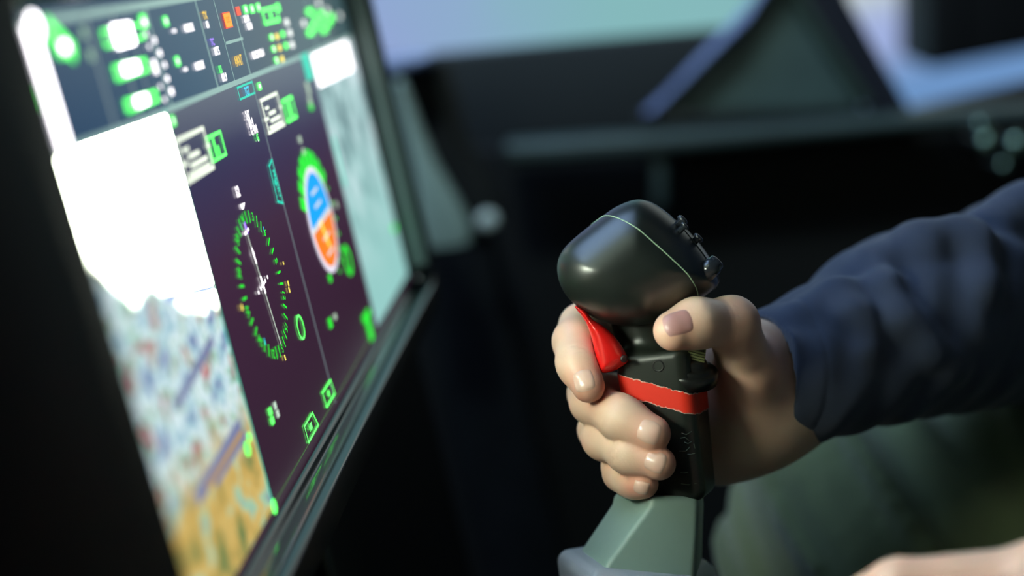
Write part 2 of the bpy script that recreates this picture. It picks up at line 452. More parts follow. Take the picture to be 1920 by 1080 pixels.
class Batch:
    def __init__(s): s.v = []; s.f = []
    def quad(s, p, layer):
        n = len(s.v); s.v += [(layer*.00015, a_, b2) for a_, b2 in p]; s.f.append(list(range(n, n+len(p))))
    def line(s, pts, w, layer=2, closed=False):
        pts = [np.asarray(p, float) for p in pts]; n = len(pts)
        for i in range(n if closed else n-1):
            a_, b2 = pts[i], pts[(i+1) % n]; d = (b2-a_)/(np.linalg.norm(b2-a_)+1e-9); nn = np.array([-d[1], d[0]])*w/2; e = d*w/2
            s.quad([a_-nn-e, b2-nn+e, b2+nn+e, a_+nn-e], layer)
    def rect(s, c, w, h, layer=2):
        c = np.asarray(c); s.quad([c+(-w/2, -h/2), c+(w/2, -h/2), c+(w/2, h/2), c+(-w/2, h/2)], layer)
    def frame(s, lo, hi, w, layer=2): s.line([lo, (hi[0], lo[1]), hi, (lo[0], hi[1])], w, layer, True)
    def disc(s, c, r, layer=2, n=16):
        c = np.asarray(c); s.quad([c+r*np.array([math.cos(2*math.pi*i/n), math.sin(2*math.pi*i/n)]) for i in range(n)], layer)
    def ring(s, c, r, w, layer=2, n=48):
        for i in range(n):
            t0, t1 = 2*math.pi*i/n, 2*math.pi*(i+1)/n
            f = lambda rr, t: np.asarray(c)+rr*np.array([math.cos(t), math.sin(t)])
            s.quad([f(r-w/2, t0), f(r+w/2, t0), f(r+w/2, t1), f(r-w/2, t1)], layer)
    def build(s, name, m, parent=disp):
        o = mesh(name, s.v, s.f, m, parent)
        if len(s.f) > 1: o['kind'] = 'stuff'                     # printed symbols too small to pick apart one by one
        return o
def text(name, body, c, h, m, layer=3, rot=0, wid=1.0, bold=.012, batch=None):
    cu = bpy.data.curves.new('t', 'FONT'); cu.body = body; cu.align_x = 'CENTER'; cu.align_y = 'CENTER'; cu.size = 1; cu.resolution_u = 2; cu.offset = bold
    to = bpy.data.objects.new('t', cu); me = bpy.data.meshes.new_from_object(to)
    P = np.array([v.co for v in me.vertices]); fs = [list(p.vertices) for p in me.polygons]
    bpy.data.objects.remove(to)
    k = h/.7; ca, sa = math.cos(rot), math.sin(rot)
    y = (P[:, 0]*ca*wid-P[:, 1]*sa)*k+c[0]; z = (P[:, 0]*sa*wid+P[:, 1]*ca)*k+c[1]
    if batch is not None:
        n = len(batch.v); batch.v += [(layer*.00015, a_, b2) for a_, b2 in zip(y, z)]; batch.f += [[i+n for i in f] for f in fs]; return
    o = mesh(name, np.stack([np.full(len(y), layer*.00015), y, z], 1), fs, m, disp); o['kind'] = 'stuff'; return o

# divider lines
def divider(a_, b2, w, m=GREY, layer=1):
    B = Batch(); B.line([a_, b2], w, layer); B.build('divider_line', m)
divider((Y0, ZR), (Y1, ZR), .0022)
divider((Y0, ZT), (Y1, ZT), .0026)
for y_ in (.127, .254): divider((y_, ZB), (y_, ZR), .0011, GREYD)
for px_, w_ in ((270, .0015), (368, .0012), (403, .0007), (436, .0011), (575, .0012), (600, .001), (152, .0022), (205, .0018), (232, .0012)):
    y_ = yz(px_, 12 if px_ > 100 else 20)[0]; divider((y_, ZR), (y_, ZT), w_, GREY if px_ > 250 else GREYD)
y3, y4 = yz(405, 10)[0], yz(438, 10)[0]
divider((y3, yz(420, 82)[1]), (y4, yz(420, 82)[1]), .0013)
y7 = yz(62, 30)[0]-.006

# video window one (nearest the camera): bright haze over a mottled map
def video_mat(name, z0, z1, near):
    m = bpy.data.materials.new(name); m.use_nodes = True
    nt = m.node_tree; N = nt.nodes; L = nt.links
    b = N['Principled BSDF']; b.inputs['Base Color'].default_value = (.01, .01, .01, 1)
    tc = N.new('ShaderNodeTexCoord'); s = N.new('ShaderNodeSeparateXYZ'); L.new(tc.outputs['Object'], s.inputs[0])
    def noise(sc_, det, off=0):
        mp = N.new('ShaderNodeMapping'); mp.inputs['Location'].default_value = (off, off, 0); L.new(tc.outputs['Object'], mp.inputs[0])
        n = N.new('ShaderNodeTexNoise'); n.inputs['Scale'].default_value = sc_; n.inputs['Detail'].default_value = det; L.new(mp.outputs[0], n.inputs['Vector']); return n.outputs['Fac']
    def ramp(sock, stops):
        c = N.new('ShaderNodeValToRGB'); L.new(sock, c.inputs[0])
        while len(c.color_ramp.elements) < len(stops): c.color_ramp.elements.new(.5)
        for e, (p_, cc) in zip(c.color_ramp.elements, stops): e.position = p_; e.color = cc
        return c.outputs[0]
    def mix(f, a_, b2):
        x = N.new('ShaderNodeMix'); x.data_type = 'RGBA'
        if isinstance(f, float): x.inputs['Factor'].default_value = f
        else: L.new(f, x.inputs['Factor'])
        for k, c in ((6, a_), (7, b2)):
            if isinstance(c, tuple): x.inputs[k].default_value = c
            else: L.new(c, x.inputs[k])
        return x.outputs[2]
    def rng(sock, a_, b2):
        r = N.new('ShaderNodeMapRange'); r.interpolation_type = 'SMOOTHSTEP'; r.inputs['From Min'].default_value = a_; r.inputs['From Max'].default_value = b2; L.new(sock, r.inputs['Value']); return r.outputs[0]
    if near:
        town = ramp(noise(95, 4), [(.30, srgb(92, 80, 150)), (.42, srgb(150, 190, 200)), (.50, srgb(215, 230, 235)), (.58, srgb(120, 175, 150)), (.64, srgb(175, 90, 120)), (.72, srgb(205, 215, 190))])
        field = ramp(noise(60, 3, 3.1), [(.30, srgb(96, 120, 70)), (.45, srgb(186, 156, 84)), (.52, srgb(200, 172, 100)), (.60, srgb(150, 190, 160)), (.70, srgb(120, 130, 150))])
        zz = N.new('ShaderNodeMath'); zz.operation = 'MULTIPLY_ADD'; zz.inputs[1].default_value = .035; L.new(noise(30, 3, 7.7), zz.inputs[0]); L.new(s.outputs['Z'], zz.inputs[2])
        low = mix(rng(zz.outputs[0], .045, .075), field, town)
        yy = N.new('ShaderNodeMath'); yy.operation = 'MULTIPLY_ADD'; yy.inputs[1].default_value = .37; L.new(s.outputs['Y'], yy.inputs[0]); L.new(zz.outputs[0], yy.inputs[2])
        out = mix(rng(yy.outputs[0], .046, .060), low, (40, 44, 35, 1))
        b.inputs['Emission Strength'].default_value = 1.15; m.cycles.emission_sampling = 'FRONT_BACK'
    else:
        base = ramp(noise(42, 3, 1.3), [(.35, srgb(110, 140, 145)), (.5, srgb(168, 205, 205)), (.62, srgb(205, 228, 232))])
        out = mix(rng(s.outputs['Z'], .0, .13), srgb(150, 205, 200), base)
        b.inputs['Emission Strength'].default_value = 1.0
    L.new(out, b.inputs['Emission Color'])
    return m
flat('video_window', [(Y0, ZB), (.0, ZB), (.0, ZR-.0012), (Y0, ZR-.0012)], 1, video_mat('video_near', ZB, ZR, True))['label'] = 'bright aerial video window nearest the camera'
flat('video_window', [(.2555, ZB+.001), (Y1, ZB+.001), (Y1, ZR-.0012), (.2555, ZR-.0012)], 1, video_mat('video_far', ZB, ZR, False))['label'] = 'pale infrared video window at the far end'
B = Batch(); B.line([(0, ZB), (0, ZR)], .0012, 2); B.build('divider_line', TEAL)
# map roads in the near window
B = Batch(); B.line([yz(372, 930), yz(446, 800)], .005, 2); B.line([yz(404, 905), yz(458, 815)], .003, 2); B.line([yz(395, 640), yz(330, 760)], .004, 2); B.build('map_road', emit('px_road', srgb(122, 130, 168), 1))
B = Batch(); B.line([yz(388, 915), yz(450, 812)], .0022, 3); B.build('map_track', emit('px_track', srgb(188, 150, 86), 1))
B = Batch(); B.line([yz(225, 402), yz(345, 402)], .0016, 2); B.disc(yz(300, 362), .0022); B.disc(yz(246, 258), .0016); B.disc(yz(357, 490), .003); B.line([yz(310, 560), yz(395, 540)], .003); B.build('map_mark', emit('px_mark', srgb(150, 175, 225), 1.1))
B = Batch(); B.disc(yz(462, 842), .0028, 3); B.disc(yz(465, 820), .0018, 3); B.disc(yz(512, 950), .003, 3); B.disc(yz(305, 1066), .004, 3); B.build('map_symbol', GREENH)
B = Batch(); B.disc(yz(382, 700), .0022, 3); B.disc(yz(330, 548), .0022, 3); B.build('map_symbol', emit('px_redg', srgb(200, 60, 90), 1.0))

# near top strip: the tall white bar and its blurred blocks
B = Batch(); B.line([(y7-.0005, ZT-.004), (y7+.0005, ZR-.004)], .0068, 4); B.disc(yz(30, 88), .0042, 4); B.disc(yz(62, 50), .0040, 4); B.build('white_bar', WHB)
B = Batch(); B.line([yz(92, 58), yz(128, 92)], .0065, 3); B.rect(yz(112, 85), .008, .007, 3); B.rect(yz(70, 185), .007, .007, 3); B.rect(yz(74, 240), .007, .007, 3)
B.frame(yz(197, 86), yz(262, 46), .0012, 3); B.frame(yz(218, 148), yz(270, 112), .0016, 3); B.frame(yz(238, 208), yz(290, 172), .0016, 3); B.build('status_block', GREENH)
B = Batch(); B.rect(yz(155, 62), .0028, .0034, 3); B.rect(yz(168, 104), .0028, .0034, 3); B.rect(yz(10, 200), .002, .018, 3); B.build('status_dot', emit('px_wg', srgb(170, 215, 175), 1.1))
B = Batch(); B.rect(yz(229, 66), .0190, .0078, 4); B.rect(yz(243, 128), .0160, .0040, 4); B.rect(yz(263, 189), .0130, .0036, 4)
B.rect(yz(118, 88), .005, .003, 4); B.rect(yz(62, 183), .003, .003, 4); B.rect(yz(76, 236), .003, .003, 4); B.build('status_text', WHB)
B = Batch()
for p, w_, h_ in (((287, 76), .0026, .0022), ((288, 126), .004, .0052), ((297, 100), .003, .0022), ((306, 122), .0025, .002), ((311, 148), .003, .002), ((319, 172), .0035, .0026), ((277, 88), .0018, .0016), ((298, 163), .0018, .0016), ((306, 187), .002, .0016), ((271, 65), .002, .0016), ((268, 42), .004, .0022)): B.rect(yz(*p), w_, h_, 4)
B.build('status_text', WHITE)
B = Batch(); B.rect(yz(267, 40), .0065, .0048, 3); B.rect(yz(309, 40), .0045, .0036, 3); B.rect(yz(331, 115), .0045, .0036, 3); B.rect(yz(322, 227), .0042, .0036, 3); B.rect(yz(485, 162), .0052, .0034, 3); B.build('status_block', GREENH)
B = Batch(); B.rect(yz(309, 40), .0018, .0014, 4); B.rect(yz(331, 115), .0018, .0014, 4); B.rect(yz(322, 227), .0016, .0014, 4); B.rect(yz(485, 162), .002, .0014, 4); B.build('status_text', WHITE)
B = Batch()
for dy, s_ in ((0, '--'), ): pass
text(0, 'MODE', yz(352, 53), .0028, 0, 4, batch=B, bold=.04, wid=1.0); text(0, '== ', yz(325, 59), .0018, 0, 4, batch=B, bold=.05, wid=1.3)
text(0, 'MODE', yz(372, 124), .0028, 0, 4, batch=B, bold=.04, wid=1.0); text(0, '== ', yz(346, 131), .0018, 0, 4, batch=B, bold=.05, wid=1.3)
text(0, '01', yz(387, 47), .0028, 0, 4, batch=B, bold=.03)
text(0, '107.5', yz(404, 97), .0032, 0, 4, batch=B, bold=.03, wid=.78)
text(0, '111.9', yz(418, 146), .0032, 0, 4, batch=B, bold=.03, wid=.78)
text(0, '201 10', yz(460, 36), .003, 0, 4, batch=B, bold=.04, wid=.75)
text(0, '0010', yz(466, 50), .003, 0, 4, batch=B, bold=.04, wid=.95)
text(0, 'BAC 2 VOL 0', yz(482, 102), .003, 0, 4, batch=B, bold=.05, wid=.85)
B.build('white_text', WHITE)
text('amber_text', 'TX', yz(382, 30), .003, AMBER, 4, bold=.03)
text('violet_text', 'TC', yz(396, 80), .0028, VIOLET, 4, bold=.03)
text('green_text', 'ILS', yz(411, 131), .003, GREENH, 4, bold=.02, wid=.8)
text('amber_text', 'AWAIT', yz(445, 115), .0044, AMBER, 4, bold=.02, wid=.62)
c = yz(425, 38); B = Batch(); B.rect(c, .0118, .0068, 3); B.build('caution_box', RED)
B = Batch(); B.rect(c, .0108, .0058, 4); B.build('caution_fill', emit('px_caution', (1, .36, .015, 1), 1.2))
text('caution_text', 'OC', c, .0026, ORANGE, 5, bold=.01)
B = Batch(); B.rect(yz(445, 21), .0068, .0038, 3); B.build('caution_box', RED)
B = Batch()
for i, px_ in enumerate((459, 471, 483, 520)): B.rect(yz(px_, (18, 17, 14, 14)[i]), .0065, .004, 3)
lo, hi = yz(496, 44), yz(516, 14); B.frame(lo, hi, .002, 3); B.rect((lo+hi)/2, .004, .003, 3)
for px_, py_ in ((508, 70), (512, 92), (517, 113), (529, 64), (535, 86)): B.rect(yz(px_, py_), .006, .003, 3)
for k in range(9): B.rect(yz(580+(k*13) % 45, 22+(k*17) % 40), .016, .0035, 3)
B.build('status_block', GREENH)
B = Batch()
for px_, py_ in ((459, 18), (471, 17), (483, 14), (508, 70), (512, 92), (517, 113)): B.rect(yz(px_, py_), .003, .0022, 4)
for px_, py_ in ((536, 42), (542, 62), (546, 84), (568, 44), (596, 6), (612, 20), (635, 30)): B.rect(yz(px_, py_), .007, .0034, 4)
B.build('status_text', emit('px_wt', srgb(235, 240, 235), 1.6))
B = Batch()
for px_, py_ in ((517, 69), (522, 90), (527, 111)): B.rect(yz(px_, py_), .005, .003, 5)
B.build('status_text', YEL)

# window two: frames, compass rose
lo, hi = yz(447, 191), yz(474, 155)
for (a1, b1, a2, b2, s_) in ((448, 162, 474, 190, 'JDE'),):
    p0, p1 = yz(452, 190), yz(477, 156)
    B = Batch(); B.frame((p0[0]-.002, p0[1]+.001), (.1262, ZR-.0022), .0009, 3); B.build('soft_key', TEAL)
    text('cyan_text', 'TGT', yz(461, 172), .0036, CYAN, 4, bold=.03, wid=.8)
def readout(p_lo, p_hi, w, s_=1.0, far=False):
    B = Batch(); B.frame(p_lo, p_hi, w, 3)
    cy = (p_lo[0]+p_hi[0])/2; H = p_hi[1]-p_lo[1]; Wd = p_hi[0]-p_lo[0]
    for fx, fz, ww, hh in ((-.28, .72, .22, .10), (-.05, .52, .40, .12), (.05, .30, .62, .12), (0, .12, .80, .10), (-.45, .42, .25, .10), (.5, .55, .12, .12)):
        B.rect((cy+fx*Wd, p_lo[1]+fz*H), ww*Wd, hh*H, 4)
    B.build('readout_box', emit('px_paper', srgb(225, 235, 215), 1.5))
readout(yz(349, 343), yz(380, 240)+(-.001, 0), .0016)
readout(yz(503, 250), yz(517, 175)+(0, 0), .0016)
B = Batch(); p0, p1 = yz(398, 303), yz(411, 247); B.frame(p0, p1, .0012, 3); B.rect(yz(401, 278), .002, .009, 4); B.rect(yz(408, 282), .0016, .004, 4)
p0, p1 = yz(538, 228), yz(545, 182); B.frame(p0, p1, .0016, 3); B.rect((p0+p1)/2, .004, .008, 3); B.build('green_box', GREENH)
B = Batch()
for k, s_ in enumerate(('247', '60.4', 'G 994', '')):
    text(0, s_ or ' .', yz(462+k*6, 217+k*14), .0036, 0, 4, batch=B, bold=.03, wid=.85)
B.build('white_text', WHITE)
text('green_text', 'G', yz(481, 259), .0032, GREENH, 4, bold=.03)
text('white_text', '12', yz(443, 361), .0042, WHITE, 4, bold=.03, wid=.9)
B = Batch(); B.quad([yz(449, 384), yz(457, 380), yz(455, 392), yz(452, 393)], 3); B.build('heading_bug', WHITE)
T = yz(470, 402); Bt = yz(518, 662)
top, bot = yz(470, 410), yz(521, 655)
cR = (yz(461, 412)+yz(520, 655))/2; rr = abs(yz(462, 410)[1]-yz(520, 657)[1])/2*1.03
B = Batch()
for k in range(36):
    t = math.radians(90-k*10+7)
    d = np.array([math.cos(t), math.sin(t)])
    if k % 3 == 0:
        text(0, ['N', '3', '6', 'E', '12', '15', 'S', '21', '24', 'W', '30', '33'][k//3], cR+d*(rr+.0003), .0036, 0, 3, rot=t-math.pi/2, batch=B, bold=.02, wid=.9)
    else: B.line([cR+d*(rr-.0021), cR+d*(rr+.0021)], .0010, 3)
B.build('compass_rose', GREEN)
top = cR+np.array([math.cos(math.radians(97)), math.sin(math.radians(97))])*(rr-.002); bot = 2*cR-top
B = Batch(); B.line([top, bot], .0012, 3); B.build('course_needle', emit('px_needle', srgb(190, 205, 190), 1.1))
ax_ = (top-bot)/np.linalg.norm(top-bot); nx_ = np.array([ax_[1], -ax_[0]])
B = Batch(); m1 = cR+ax_*.013
B.quad([m1-nx_*.0014, m1+nx_*.0014, m1+ax_*.004], 4); B.line([m1, m1-ax_*.003], .0012, 4); B.line([cR-nx_*.002, cR+nx_*.002], .0012, 4); B.line([cR-ax_*.003, cR+ax_*.003], .0016, 4)
for s_ in (-2, -1, 1, 2): B.rect(cR+nx_*s_*.0045, .0014, .0014, 4)
B.line([top-nx_*.003-ax_*.003, top+nx_*.003-ax_*.003], .0012, 4); B.build('course_pointer', WHITE)
B = Batch(); B.line([top, top-ax_*.003], .002, 5); B.build('course_pointer', VIOLET)
B = Batch()
for px_, py_ in ((538, 532), (540, 544), (451, 577), (532, 671)): B.rect(yz(px_, py_), .0016, .0024, 4)
B.rect(yz(529, 494), .0014, .0014, 4); B.build('bearing_mark', YEL)
B = Batch(); B.rect(yz(492, 430), .0007, .0024, 4); B.rect(yz(494, 641), .0009, .003, 4); B.build('bearing_mark', CYAN)
B = Batch(); c = yz(562, 614); B.ring(c, .0052, .0011, 3, 32); B.build('green_ring', GREENH)
B = Batch(); B.rect(yz(505, 772), .0040, .0030, 3); B.rect(yz(509, 789), .0040, .0030, 3); B.build('green_text', GREENH)
B = Batch(); B.rect(yz(514, 761), .0036, .0030, 3); B.rect(yz(519, 776), .0036, .0030, 3); B.build('white_text', emit('px_soft', srgb(200, 225, 205), 1.1))
def key(px4, m, w=.0009):
    B = Batch(); P = [yz(*p) for p in px4]; B.line(P, w, 3, True); B.disc(sum(P)/4, .0016, 3); B.build('soft_key', m)
key([(584, 774), (569, 800), (577, 830), (595, 797)], GREENH)
key([(618, 713), (603, 737), (611, 764), (626, 738)], GREENH)
c = (yz(584, 774)+yz(577, 830))/2; text('green_text', 'HOT', c, .0028, GREENH, 4, bold=.02, wid=.7)
key([(508, 300), (503, 312), (519, 378), (529, 381)], TEAL, .0012)
text('cyan_text', 'MENU', (yz(508, 306)+yz(525, 381))/2, .0032, TEAL, 4, rot=-math.pi/2, bold=.03)
B = Batch(); B.line([(Y0+.002, ZB+.0012), (.25, ZB+.0012)], .0004, 2); B.build('edge_line', emit('px_edge', srgb(70, 120, 60), 1))

# window three: attitude ball
cA = yz(602, 412); rA = abs(yz(580, 312)[1]-yz(624, 514)[1])/2
def halfdisc(name, r, t0, t1, layer, m, n=24):
    flat(name, [cA+r*np.array([math.cos(t0+(t1-t0)*i/n), math.sin(t0+(t1-t0)*i/n)]) for i in range(n+1)], layer, m)
B = Batch(); B.disc(cA, rA, 2, 48); B.build('attitude_rim', emit('px_rim', srgb(225, 220, 235), 1.2))
tl = math.radians(4)
halfdisc('sky_half', rA*.88, tl, math.pi+tl, 3, BLUE); halfdisc('ground_half', rA*.88, math.pi+tl, 2*math.pi+tl, 3, emit('px_ground', (1, .24, .02, 1), 1.0))
B = Batch(); d = np.array([math.cos(tl), math.sin(tl)]); nn = np.array([-d[1], d[0]]); B.line([cA-d*rA*.9, cA+d*rA*.9], .0026, 4)
for s_ in (-.62, -.32, .3, .55): B.line([cA+nn*rA*s_-d*rA*.25, cA+nn*rA*s_+d*rA*.25], .0016, 4)
B.build('pitch_ladder', emit('px_ladder', srgb(220, 225, 225), 1.1))
B = Batch(); B.line([cA+nn*rA*.0-d*rA*.18, cA-nn*rA*.5], .0022, 5); B.build('pitch_ladder', YEL)
B = Batch()
for k in range(24):
    t = math.radians(95-k*15); dd = np.array([math.cos(t), math.sin(t)])
    near_top = k < 5 or k > 19
    if near_top: B.line([cA+dd*(rA*1.10), cA+dd*(rA*1.20)], .0062, 2)
    elif k < 12: B.disc(cA+dd*rA*1.16, .0012, 2, 10)
    elif k == 14: B.rect(cA+dd*rA*1.12, .005, .004, 2)
c = yz(651, 488); B.ring(c, .0068, .003, 2, 24); B.build('bank_scale', GREEN)
B = Batch(); B.rect(yz(561, 262), .005, .0036, 3); B.rect(yz(568, 284), .004, .0036, 3); B.rect(yz(629, 384), .004, .0036, 3); B.rect(yz(627, 594), .005, .003, 3); B.rect(yz(576, 166), .006, .007, 3); B.rect(yz(580, 190), .006, .005, 3); B.build('white_text', emit('px_soft2', srgb(190, 215, 190), 1.0))
B = Batch(); B.rect(yz(618, 606), .006, .005, 3); B.rect(yz(582, 200), .007, .004, 3); B.rect(yz(738, 428), .012, .004, 3)
B.rect(yz(692, 618), .010, .012, 3); B.rect(yz(686, 592), .02, .004, 3); B.build('status_block', GREEN)
# far window: white label and dim shapes
B = Batch(); a1, a2 = yz(585, 152), yz(655, 92)
B.quad([(.258, ZR-.019), (Y1-.016, ZR-.019), (Y1-.016, ZR-.001), (.258, ZR-.001)], 3); B.build('title_block', WHITE)
B = Batch(); B.rect((.243, ZR-.006), .016, .014, 2); B.rect((.262, ZR-.06), .004, .028, 3); B.build('soft_key', TEAL)
# legs of the display: pedestal down to the floor
box('pedestal', (-.16, -.12, ZF), (-.052, .38, .90), satin, disp, .01)
box('rear_housing', (-.12, -.14, .874), (-.051, .40, 1.10), satin, disp, .01)
# glossy console lip under the display catches a little blue and orange
con = thing('footwell_console', (-.03, .30, ZF), 'black footwell console under the far end of the display', 'console')
prism('front_face', [(-.05, .12, ZF), (-.05, .46, ZF), (-.05, .46, .84), (-.05, .12, .84)], (.03, 0, 0), mat('console_gloss', srgb(16, 16, 20), .3), con, .006)

# ------------------------------------------------------------------ flight stick
stick = thing('flight_stick', tuple(W(1260, 1000, .62)*[1, 1, 0]+[0, 0, ZF]), 'black flight stick with bulbous head, red trigger and red tape on a grey base', 'flight stick')
rub = mat('grip_black', srgb(30, 36, 31), .34, spec=.6, noise=.15, nscale=60, bump=.25, bscale=900, bdist=.0001)
headm = mat('head_black', srgb(27, 33, 31), .36, spec=.9, noise=.12, nscale=50, bump=.12, bscale=1400, bdist=.00008)
HZ = .617
def pc_(poly, z): return [((x-960)/F*z, (y-540)/F*z) for x, y in poly]
head_poly = pc_(spline([(1073, 450), (1120, 413), (1157, 387), (1197, 374), (1230, 385), (1262, 409), (1292, 434), (1322, 470), (1341, 503), (1348, 527), (1330, 549), (1287, 574), (1250, 593), (1222, 606),
                        (1180, 611), (1133, 604), (1087, 578), (1057, 547), (1045, 510), (1050, 478)], 3), HZ)
def head_sdf(p):
    d2 = polysdf(p[..., 0]*HZ/p[..., 2]*1.0, p[..., 1]*HZ/p[..., 2], head_poly)
    return extr(d2, p[..., 2]-(HZ+.001), .031, .0235).astype(np.float32)
gA = cv(1240, 690, .621); gB = cv(1274, 935, .621)
gax = (gB-gA)/np.linalg.norm(gB-gA)
th = math.radians(21)
gn = np.array([-math.sin(th), 0, -math.cos(th)]); gn -= gax*(gn@gax); gn /= np.linalg.norm(gn)
gs = np.cross(gax, gn)                                      # lateral
if gs[0] < 0: gs = -gs
glen = np.linalg.norm(gB-gA)
def grip_sdf(p):
    q = p-gA.astype(np.float32)
    t = q@gax.astype(np.float32); a = q@gs.astype(np.float32); b = q@gn.astype(np.float32)
    s = np.clip(t/glen, -.2, 1)
    hw = .0165-.0022*s; hd = .0162-.002*s
    wob = .0006*np.cos(t/.011)
    r = .0058
    qx = np.abs(a)-hw+r-wob*0; qy = np.abs(b)-hd+r
    d2 = np.sqrt(np.maximum(qx, 0)**2+np.maximum(qy, 0)**2)+np.minimum(np.maximum(qx, qy), 0)-r
    body = extr(d2, t-(glen/2-.0045), glen/2+.0045, .0045)
    neck = cone(p, cv(1205, 580, .627), cv(1228, 700, .628), .0150, .0135)
    return smin(body, neck, .007).astype(np.float32)
sdfobj('grip_body', grip_sdf, cv(1110, 560, .621)-[0, 0, .03], cv(1400, 950, .621)+[0, 0, .03], .0008, rub, stick, 1)
sdfobj('head', head_sdf, cv(1030, 360, HZ)-[0, 0, .04], cv(1365, 625, HZ)+[0, 0, .04], .0009, headm, stick, 2)
def march(fn, o, d, t1=.08, n=160):
    """outermost surface crossing from o along d"""
    ts = np.linspace(t1, 0, n); pts = (o[None]+d[None]*ts[:, None]).astype(np.float32)
    v = fn(pts); i = np.argmax(v < 0)
    if i == 0: return o
    a_, b2 = v[i-1], v[i]; t = ts[i-1]+(ts[i]-ts[i-1])*a_/(a_-b2)
    return o+d*t
def seam(name, fn, c0, n, m, r, parent, cnt=90):
    n = n/np.linalg.norm(n); x = np.cross(n, [0, 0, 1.]); x /= np.linalg.norm(x); y = np.cross(n, x)
    pts = [c2w(march(fn, c0, math.cos(t)*x+math.sin(t)*y)) for t in np.linspace(0, 2*math.pi, cnt, endpoint=False)]
    return tube(name, pts, r, m, parent, 6, True)
worn = mat('worn_edge', srgb(150, 178, 150), .5)
sc0 = cv(1205, 489, HZ); seam('seam', head_sdf, sc0, np.array([.67, -.745, .24]), worn, .00028, stick)['label'] = 'pale worn parting line around the head'
seam('rear_seam', head_sdf, cv(1296, 470, HZ), np.array([.80, -.60, .10]), mat('seam_dark', srgb(50, 56, 56), .4), .0003, stick)
btn = mat('button_black', srgb(40, 44, 50), .2, spec=.8)
nb = np.array([.72, -.69, 0.0]);nbw = nb@M.T
for (x, y, z, r, h) in ((1268, 424, .603, .0016, .0045), (1276, 431, .600, .0013, .003), (1299, 456, .604, .0015, .004)):
    p = c2w(cv(x, y, z)); lathe('button', p, nbw, [(r, -.004), (r, h*.6), (r*1.5, h*.65), (r*1.6, h*.9), (r*1.2, h*1.05), (r*.4, h*1.1)], btn, stick, 16)
p = c2w(cv(1334, 501, .600)); lathe('button', p, nbw, [(.0042, -.005), (.0042, .0012), (.0036, .0018), (.0034, .0035), (.0026, .0042), (.0008, .0044)], btn, stick, 24)

# trigger
TZ = .611
trig_poly = pc_(spline([(1077, 573), (1098, 582), (1110, 598), (1132, 612), (1152, 630), (1168, 652), (1178, 676), (1162, 690), (1143, 698), (1125, 697), (1117, 668), (1110, 638), (1099, 606), (1086, 587)], 3), TZ)
def trig_sdf(p):
    d2 = polysdf(p[..., 0]*TZ/p[..., 2], p[..., 1]*TZ/p[..., 2], trig_poly)
    return extr(d2, p[..., 2]-TZ, .0085, .0055).astype(np.float32)
redp = mat('red_plastic', (.75, .012, .010, 1), .25, spec=.7, coat=.3, noise=.06)
sdfobj('trigger', trig_sdf, cv(1070, 565, TZ)-[0, 0, .012], cv(1190, 705, TZ)+[0, 0, .012], .00055, redp, stick, 1)['label'] = 'glossy red trigger'
lathe('trigger_pin', c2w(cv(1170, 673, TZ-.0082)), M@np.array([0, 0, -1.]), [(.0016, -.001), (.0016, .0003), (.0009, .0005)], mat('pin_dark', srgb(40, 20, 20), .4), stick, 14)

# red tape wrapped round the grip
def tape():
    m = bpy.data.materials.new('red_tape'); m.use_nodes = True; nt = m.node_tree; N = nt.nodes; L = nt.links
    b = N['Principled BSDF']; b.inputs['Roughness'].default_value = .5; b.inputs['Specular IOR Level'].default_value = .35
    at = N.new('ShaderNodeAttribute'); at.attribute_name = 'edge'
    tc = N.new('ShaderNodeTexCoord'); n = N.new('ShaderNodeTexNoise'); n.inputs['Scale'].default_value = 700; L.new(tc.outputs['Object'], n.inputs['Vector'])
    mt = N.new('ShaderNodeMath'); mt.operation = 'MULTIPLY_ADD'; mt.inputs[1].default_value = .30; L.new(n.outputs['Fac'], mt.inputs[0]); L.new(at.outputs['Fac'], mt.inputs[2])
    r = N.new('ShaderNodeMapRange'); r.inputs['From Min'].default_value = 1.03; r.inputs['From Max'].default_value = 1.12; L.new(mt.outputs[0], r.inputs['Value'])
    x = N.new('ShaderNodeMix'); x.data_type = 'RGBA'; L.new(r.outputs[0], x.inputs['Factor']); x.inputs[6].default_value = (.82, .035, .015, 1); x.inputs[7].default_value = (.75, .5, .42, 1)
    L.new(x.outputs[2], b.inputs['Base Color'])
    rnd = random.Random(4); nphi, nt_ = 160, 9
    nrm = np.array([-.215, 1, .125]); nrm /= np.linalg.norm(nrm)
    x0 = np.cross(nrm, [0, 0, 1.]); x0 /= np.linalg.norm(x0); y0 = np.cross(nrm, x0)
    vs, fs, ed = [], [], []
    ja = [0]*nphi; jb = [0]*nphi
    for k in range(nphi):
        ja[k] = rnd.uniform(-1, 1)*.00022+.0002*math.sin(k*.7); jb[k] = rnd.uniform(-1, 1)*.00022+.0002*math.sin(k*.43+1)
    c0 = cv(1246, 732.5, .621)
    for i in range(nt_):
        f = i/(nt_-1)
        for k in range(nphi):
            t = 2*math.pi*k/nphi
            h = -.0043+ja[k]+f*(.0086+jb[k]-ja[k])
            d = math.cos(t)*x0+math.sin(t)*y0
            s = march(grip_sdf, c0+nrm*h, d, .04, 120)
            vs.append(c2w(s+d*.00035)); ed.append(abs(2*f-1))
    for i in range(nt_-1):
        for k in range(nphi):
            l = (k+1) % nphi; fs.append([i*nphi+k, i*nphi+l, (i+1)*nphi+l, (i+1)*nphi+k])
    o = mesh('tape_band', vs, fs, m, stick, True)
    a_ = o.data.attributes.new('edge', 'FLOAT', 'POINT'); a_.data.foreach_set('value', ed)
    o['label'] = 'torn-edged red tape band'
tape()
